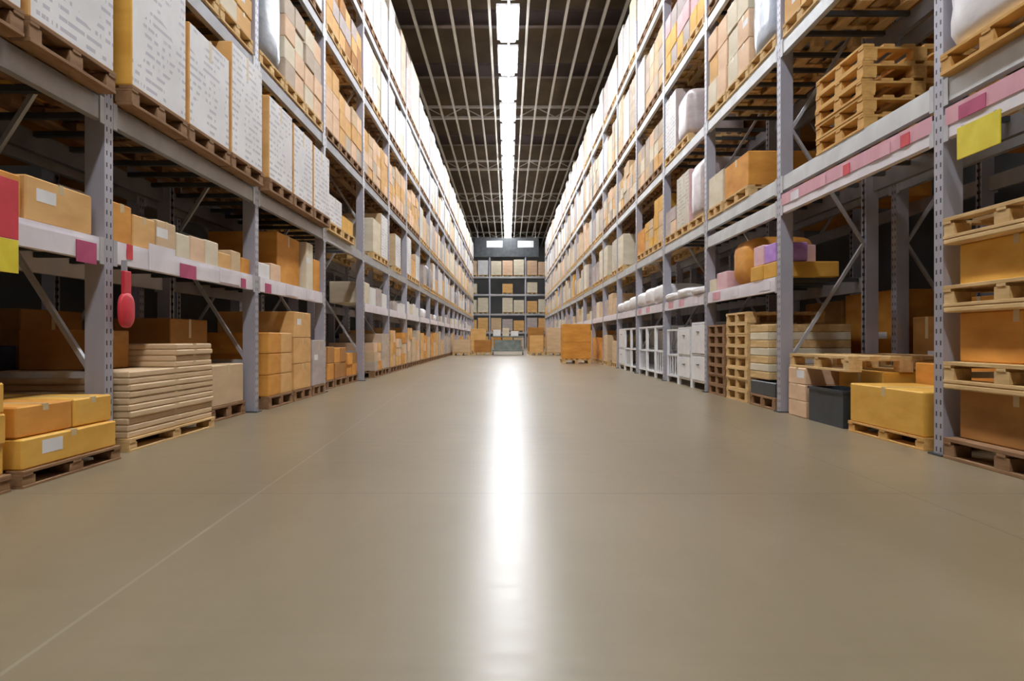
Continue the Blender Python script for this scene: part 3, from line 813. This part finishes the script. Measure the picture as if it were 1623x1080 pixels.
for kind in NAMES:
    its = sorted([i for i in ITEMS if i['kind'] == kind and i['a'] > 0], key=lambda i: -i['a'])
    name, cat = NAMES[kind]
    for n_, it in enumerate(its[:298]):
        x0, x1, y0, y1, z0, z1 = it['box']
        cx, cy, w_, d, h = (x0+x1)/2, (y0+y1)/2, x1-x0, y1-y0, z1-z0
        fr = 1 if cx < 0 else -1
        if kind in ('carton', 'flat_carton', 'board_sheet', 'slatted_board'):
            me, tp = carton_meshes(w_, d, h, it['mat'], it['fmat'], fr)
            o = bpy.data.objects.new(name, me); COL.objects.link(o); o.location = (cx, cy, z0)
            if n_ < NPART.get(kind, 0) and it['mat'] not in ('dark', 'navy'):
                add('tape', tp, o)
                if n_ % 3 == 0 and h > 0.13 and d > 0.3 and not it['fmat']:
                    add('shipping_label', LAB, o, (fr*(w_/2+0.0006), -d*0.22, h*0.62))['label'] = 'white shipping label'
        elif kind == 'wooden_pallet':
            whole, parts = pallet_meshes(it['mat'], d, w_)
            if n_ < NPART[kind]:
                o = empty(name, (cx, cy, z0))
                for nm, me in parts: add(nm, me, o)
                o.scale.z = h/0.13
            else:
                o = bpy.data.objects.new(name, whole); COL.objects.link(o); o.location = (cx, cy, z0); o.scale.z = h/0.13
        else:
            mb = MB(it['mat'])
            mb.puffy(-w_/2, w_/2, -d/2, d/2, 0, h, seed=n_, p=9 if kind == 'wrapped_load' else 4.5, amp=0.02 if kind == 'wrapped_load' else 0.04)
            o = mb.build(name, None, (cx, cy, z0))
        tag(o, it['label'], cat, it['group'])
    if len(its) > 298:
        mats = sorted({i['mat'] for i in its[298:]} | {i['fmat'] for i in its[298:] if i['fmat']})
        mb = MB(mats)
        for it in its[298:]:
            x0, x1, y0, y1, z0, z1 = it['box']
            mi = mats.index(it['mat'])
            if kind == 'wooden_pallet':
                d = y1-y0
                mb.box(x0, x1, y0, y1, z0+0.1, z1, mi)
                for q in (y0, (y0+y1)/2-0.04, y1-0.08): mb.box(x0, x1, q, q+0.08, z0, z0+0.1, mi)
            else:
                r = bmesh.ops.create_cube(mb.bm, size=1.0)
                fr = 1 if x0 < 0 else -1
                for v in r['verts']: v.co = Vector((x0+(v.co.x+.5)*(x1-x0), y0+(v.co.y+.5)*(y1-y0), z0+(v.co.z+.5)*(z1-z0)))
                for f in {f for v in r['verts'] for f in v.link_faces}:
                    f.material_index = mi
                    if it['fmat'] and (f.calc_center_median().x - (x0+x1)/2)*fr > 0.3*(x1-x0): f.material_index = mats.index(it['fmat'])
        o = mb.build(name)
        tag(o, 'mass of small %ss in the farthest bays of both racks' % cat, cat, None, 'stuff')

# ------------------------------------------------------------------ black bin, right bay two
def bin_(x0, x1, y0, y1, z0, h, mat, lab):
    r = empty('storage_bin', ((x0+x1)/2, (y0+y1)/2, z0)); tag(r, lab, 'bin')
    w_, d = (x1-x0)/2, (y1-y0)/2
    t_ = 0.012
    MB(mat).box(-w_, w_, -d, d, 0, t_).box(-w_, -w_+t_, -d, d, t_, h-0.02).box(w_-t_, w_, -d, d, t_, h-0.02) \
        .box(-w_+t_, w_-t_, -d, -d+t_, t_, h-0.02).box(-w_+t_, w_-t_, d-t_, d, t_, h-0.02).build('bin_body', r)
    e = 0.012
    MB(mat).box(-w_-e, -w_+e, -d-e, d+e, h-0.02, h).box(w_-e, w_+e, -d-e, d+e, h-0.02, h) \
        .box(-w_+e, w_-e, -d-e, -d+e, h-0.02, h).box(-w_+e, w_-e, d-e, d+e, h-0.02, h).build('bin_rim', r)
    return r
bin_(2.745, 3.03, 6.2, 6.9, 0, 0.31, 'dark', 'open black plastic bin on the floor under the long pale pallet')

# ------------------------------------------------------------------ white slatted display units, right bays four to six
def white_unit(y0, y1, h, lab, fill):
    r = empty('white_shelving_unit', (XF[1]+0.04, (y0+y1)/2, 0)); tag(r, lab, 'shelving unit', 'white units on the right floor')
    d = (y1-y0)/2; D = 0.8
    for x in (0.0, D-0.04):
        for yy in (-d, d-0.04):
            MB('whitem').box(x, x+0.04, yy, yy+0.04, 0, h).build('leg', r)
    for q, z in enumerate((0.10, h*0.5, h-0.03)):
        MB('whitem').box(0.0, D, -d+0.041, d-0.041, z, z+0.028).build('shelf', r)
    MB('whitem').box(D-0.03, D-0.02, -d+0.041, d-0.041, 0.13, h-0.05).build('back_panel', r)
    if fill == 1:
        mb = MB('whitem')
        n_ = 5
        for i in range(n_):
            yy = -d+0.06 + i*(2*d-0.14)/(n_-1)
            mb.box(0.005, 0.02, yy, yy+0.02, 0.129, h*0.5-0.001)
        mb.build('slat_front', r)
    if fill == 2:
        dr = MB('whitem').box(-0.012, 0.0, -d+0.045, d-0.045, 0.135, h*0.5-0.01, bev=0.003).build('drawer', r)
        MB('dsteel').box(-0.025, -0.012, -0.06, 0.06, h*0.36, h*0.36+0.012).build('handle', dr)
        dr = MB('whitem').box(-0.012, 0.0, -d+0.045, d-0.045, h*0.5+0.035, h-0.04, bev=0.003).build('drawer', r)
        MB('dsteel').box(-0.025, -0.012, -0.06, 0.06, h*0.85, h*0.85+0.012).build('handle', dr)
    return r
i = 0
for k in (3, 4, 5):
    for j, (a, b_) in enumerate(slots(k, 3)):
        white_unit(a, b_, [0.98, 0.92, 0.9][j] if k == 3 else 0.98, 'white %s unit, right floor, %s bay, %s' % (
            ('open-slatted', 'two-drawer', 'open-shelf')[(1, 1, 0, 0, 2, 0, 2, 0, 1)[i]] , ords[k], SL[j]), (2, 2, 1, 1, 0, 1, 0, 1, 2)[i]); i += 1

# ------------------------------------------------------------------ signs and hanging things
# red hanging pouch next to the near left post
r = empty('hanging_pouch', (-2.485, 4.93, 0.98)); tag(r, 'bright red pouch hanging from the left shelf beside the near post', 'pouch')
MB('red').puffy(-0.03, 0.03, -0.09, 0.09, -0.17, 0.06, seed=3, p=2.6, amp=0.02).build('pouch_body', r)
MB('red').box(-0.012, 0.012, -0.045, 0.045, 0.03, 0.2, bev=0.004).build('strap', r)
MB('brace').box(-0.03, 0.004, -0.008, 0.008, 0.19, 0.27).build('hook', r)
# red and yellow sign at the left edge
r = empty('shelf_sign', (-2.487, 3.72, 1.16)); tag(r, 'red and yellow square sign on the left shelf edge at the picture edge', 'sign')
MB('red').box(-0.006, 0.0, -0.13, 0.13, 0.08, 0.38, bev=0.002).build('red_panel', r)
MB('ycard').box(-0.006, 0.0, -0.13, 0.13, -0.09, 0.078, bev=0.002).build('yellow_panel', r)
# yellow hanging sign on the right
r = empty('hanging_sign', (2.695, 4.34, 2.0)); tag(r, 'bright yellow rectangular sign hanging under the pink beam at right', 'sign')
MB('ycard').box(-0.004, 0.004, -0.2, 0.2, -0.19, 0.0, bev=0.002).build('sign_panel', r)
for yy in (-0.15, 0.15):
    MB('brace').box(-0.003, 0.034, yy-0.01, yy+0.01, -0.001, 0.005).build('hanger', r)

# ------------------------------------------------------------------ end of the aisle
YE = 60.0
r = empty('pallet_rack', (0, YE, 0)); tag(r, 'rack closing the far end of the aisle, facing the camera', 'pallet rack')
ELV = [1.2, 2.65, 4.2, 5.6]
for x in (-4.3, -1.45, 1.4, 4.25):
    for yy in (0.06, 0.92):
        MB('post').box(x-0.05, x+0.05, yy-0.05, yy+0.05, 0, 7.2).build('post', r)
for z in ELV:
    for x in (-4.3, -1.45, 1.4):
        for yy in (0.03, 0.95):
            MB('beam').box(x+0.05, x+2.8, yy-0.025, yy+0.025, z-0.07, z+0.07).build('beam', r)
    MB('dsteel').box(-4.25, 4.2, 0.056, 0.92, z+0.02, z+0.069).build('deck', r)
hs = ['floor', 'lowest beam', 'second beam', 'third beam', 'top beam']
for li, z in enumerate([0.0]+[q+0.071 for q in ELV]):
    for b_ in range(3):
        for i in range(3):
            x = -4.3 + b_*2.85 + 0.1 + i*0.9
            if li == 3 and (b_, i) in ((0, 2), (1, 0), (1, 2), (2, 1)): continue
            if li == 2 and (b_, i) in ((1, 0), (2, 2)): continue
            h = [0.8, 1.0, 1.15, 0.9, 1.35][li] * (0.75+0.25*R())
            mt = random.choice([['orange', 'tan', 'kraft'], ['tan', 'kraft', 'mauve'], ['peach', 'cream', 'tan'], ['cream', 'whiteboard', 'tan'], ['cream', 'whiteboard', 'peach']][li])
            p = bpy.data.objects.new('wooden_pallet', pallet_meshes('wood', 0.8, 0.84)[0]); COL.objects.link(p); p.location = (x+0.42, YE+0.5, z)
            tag(p, 'pallet on the end rack, %s, %s from the left' % (hs[li], ords[b_*3+i]), 'pallet', 'pallets on the end rack')
            o = MB(mt).box(-0.41, 0.41, -0.4, 0.4, 0, h, bev=0.01).build('carton', None, (x+0.42, YE+0.5, z+0.131))
            tag(o, '%s carton on the end rack, %s, %s from the left' % (MN[mt], hs[li], ords[b_*3+i]), 'carton', 'cartons on the end rack')
# dark fascia with two white boards
r = empty('overhead_sign', (-0.1, 57.5, 6.95)); tag(r, 'dark overhead fascia with two white boards at the far aisle end', 'sign')
MB('dsteel').box(-2.45, 2.45, 0, 0.12, 0, 1.45, bev=0.01).build('fascia_panel', r)
for x in (-0.92, 1.45):
    MB('whitem').box(x-0.6, x+0.6, -0.03, -0.001, 0.72, 1.22, bev=0.005).build('white_board', r)
for x in (-2.2, 2.2):
    MB('brace').cyl((x, 0.06, 1.45), (x, 0.06, 3.15), 0.02, seg=8).build('hanger', r)

# goods standing on the floor in the far aisle
def floor_load(x0, x1, y0, y1, hs_, mat, lab, pm='wood'):
    whole, parts = pallet_meshes(pm, y1-y0, x1-x0)
    p = bpy.data.objects.new('wooden_pallet', whole); COL.objects.link(p); p.location = ((x0+x1)/2, (y0+y1)/2, 0)
    tag(p, 'pallet under the ' + lab, 'pallet')
    z = 0.131
    for i, h in enumerate(hs_):
        q = MB([mat]).box(-(x1-x0)/2+0.02, (x1-x0)/2-0.02, -(y1-y0)/2+0.02, (y1-y0)/2-0.02, 0, h-0.002, bev=0.01).build('carton', None, ((x0+x1)/2, (y0+y1)/2, z))
        tag(q, lab + ('' if len(hs_) == 1 else ', %s carton' % ('lower' if i == 0 else 'upper')), 'carton')
        z += h
floor_load(1.62, 2.50, 22.6, 23.6, [0.5, 0.55], 'orange', 'tall orange-brown stack standing at the right rack foot')
floor_load(0.95, 1.6, 33.6, 34.5, [0.75], 'tan', 'tan carton on the far aisle floor, left of centre-right pair')
floor_load(1.72, 2.5, 33.8, 34.8, [0.6, 0.5], 'kraft', 'kraft pair on the far aisle floor at right')
floor_load(0.95, 1.75, 36.2, 37.2, [0.6, 0.55], 'brown', 'dark brown pair farther back at right')
floor_load(-1.55, -0.75, 34.2, 35.2, [0.55], 'brown', 'dark brown low carton in the far aisle, left')
floor_load(-2.45, -1.65, 33.4, 34.4, [0.55], 'kraft', 'kraft low carton in the far aisle by left rack')
floor_load(-1.9, -1.1, 38.0, 39.0, [0.6, 0.5], 'tan', 'tan pair farther back in the aisle at left')
# platform trolley with pale boxes in the middle
r = empty('platform_trolley', (0.0, 34.6, 0)); tag(r, 'grey-green trolley with two decks across the far aisle centre', 'trolley')
MB('slate').box(-0.72, 0.72, -0.35, 0.35, 0.16, 0.24, bev=0.01).build('lower_deck', r)
MB('slate').box(-0.72, 0.72, -0.35, 0.35, 0.80, 0.86, bev=0.01).build('upper_deck', r)
for x in (-0.68, 0.68):
    for yy in (-0.31, 0.31):
        MB('brace').box(x-0.02, x+0.02, yy-0.02, yy+0.02, 0.24, 0.80).build('leg', r)
        wv = MB('dsteel').cyl((x-0.02, yy, 0.07), (x+0.02, yy, 0.07), 0.07, seg=14).build('wheel', r)
        MB('brace').box(x-0.03, x+0.03, yy-0.015, yy+0.015, 0.13, 0.16).build('castor', wv)
MB('slate').box(-0.6, 0.6, -0.3, 0.3, 0.241, 0.68, bev=0.01).build('drawer_block', r)
for i, (x, w_, h, mt) in enumerate(((-0.5, 0.34, 0.28, 'whiteboard'), (-0.1, 0.3, 0.36, 'cream'), (0.3, 0.34, 0.22, 'whiteboard'))):
    o = MB(mt).box(-w_/2, w_/2, -0.22, 0.22, 0, h, bev=0.006).build('carton', None, (x, 34.6, 0.861))
    tag(o, '%s small carton on the far trolley, %s from the left' % (MN[mt], ords[i]), 'carton')
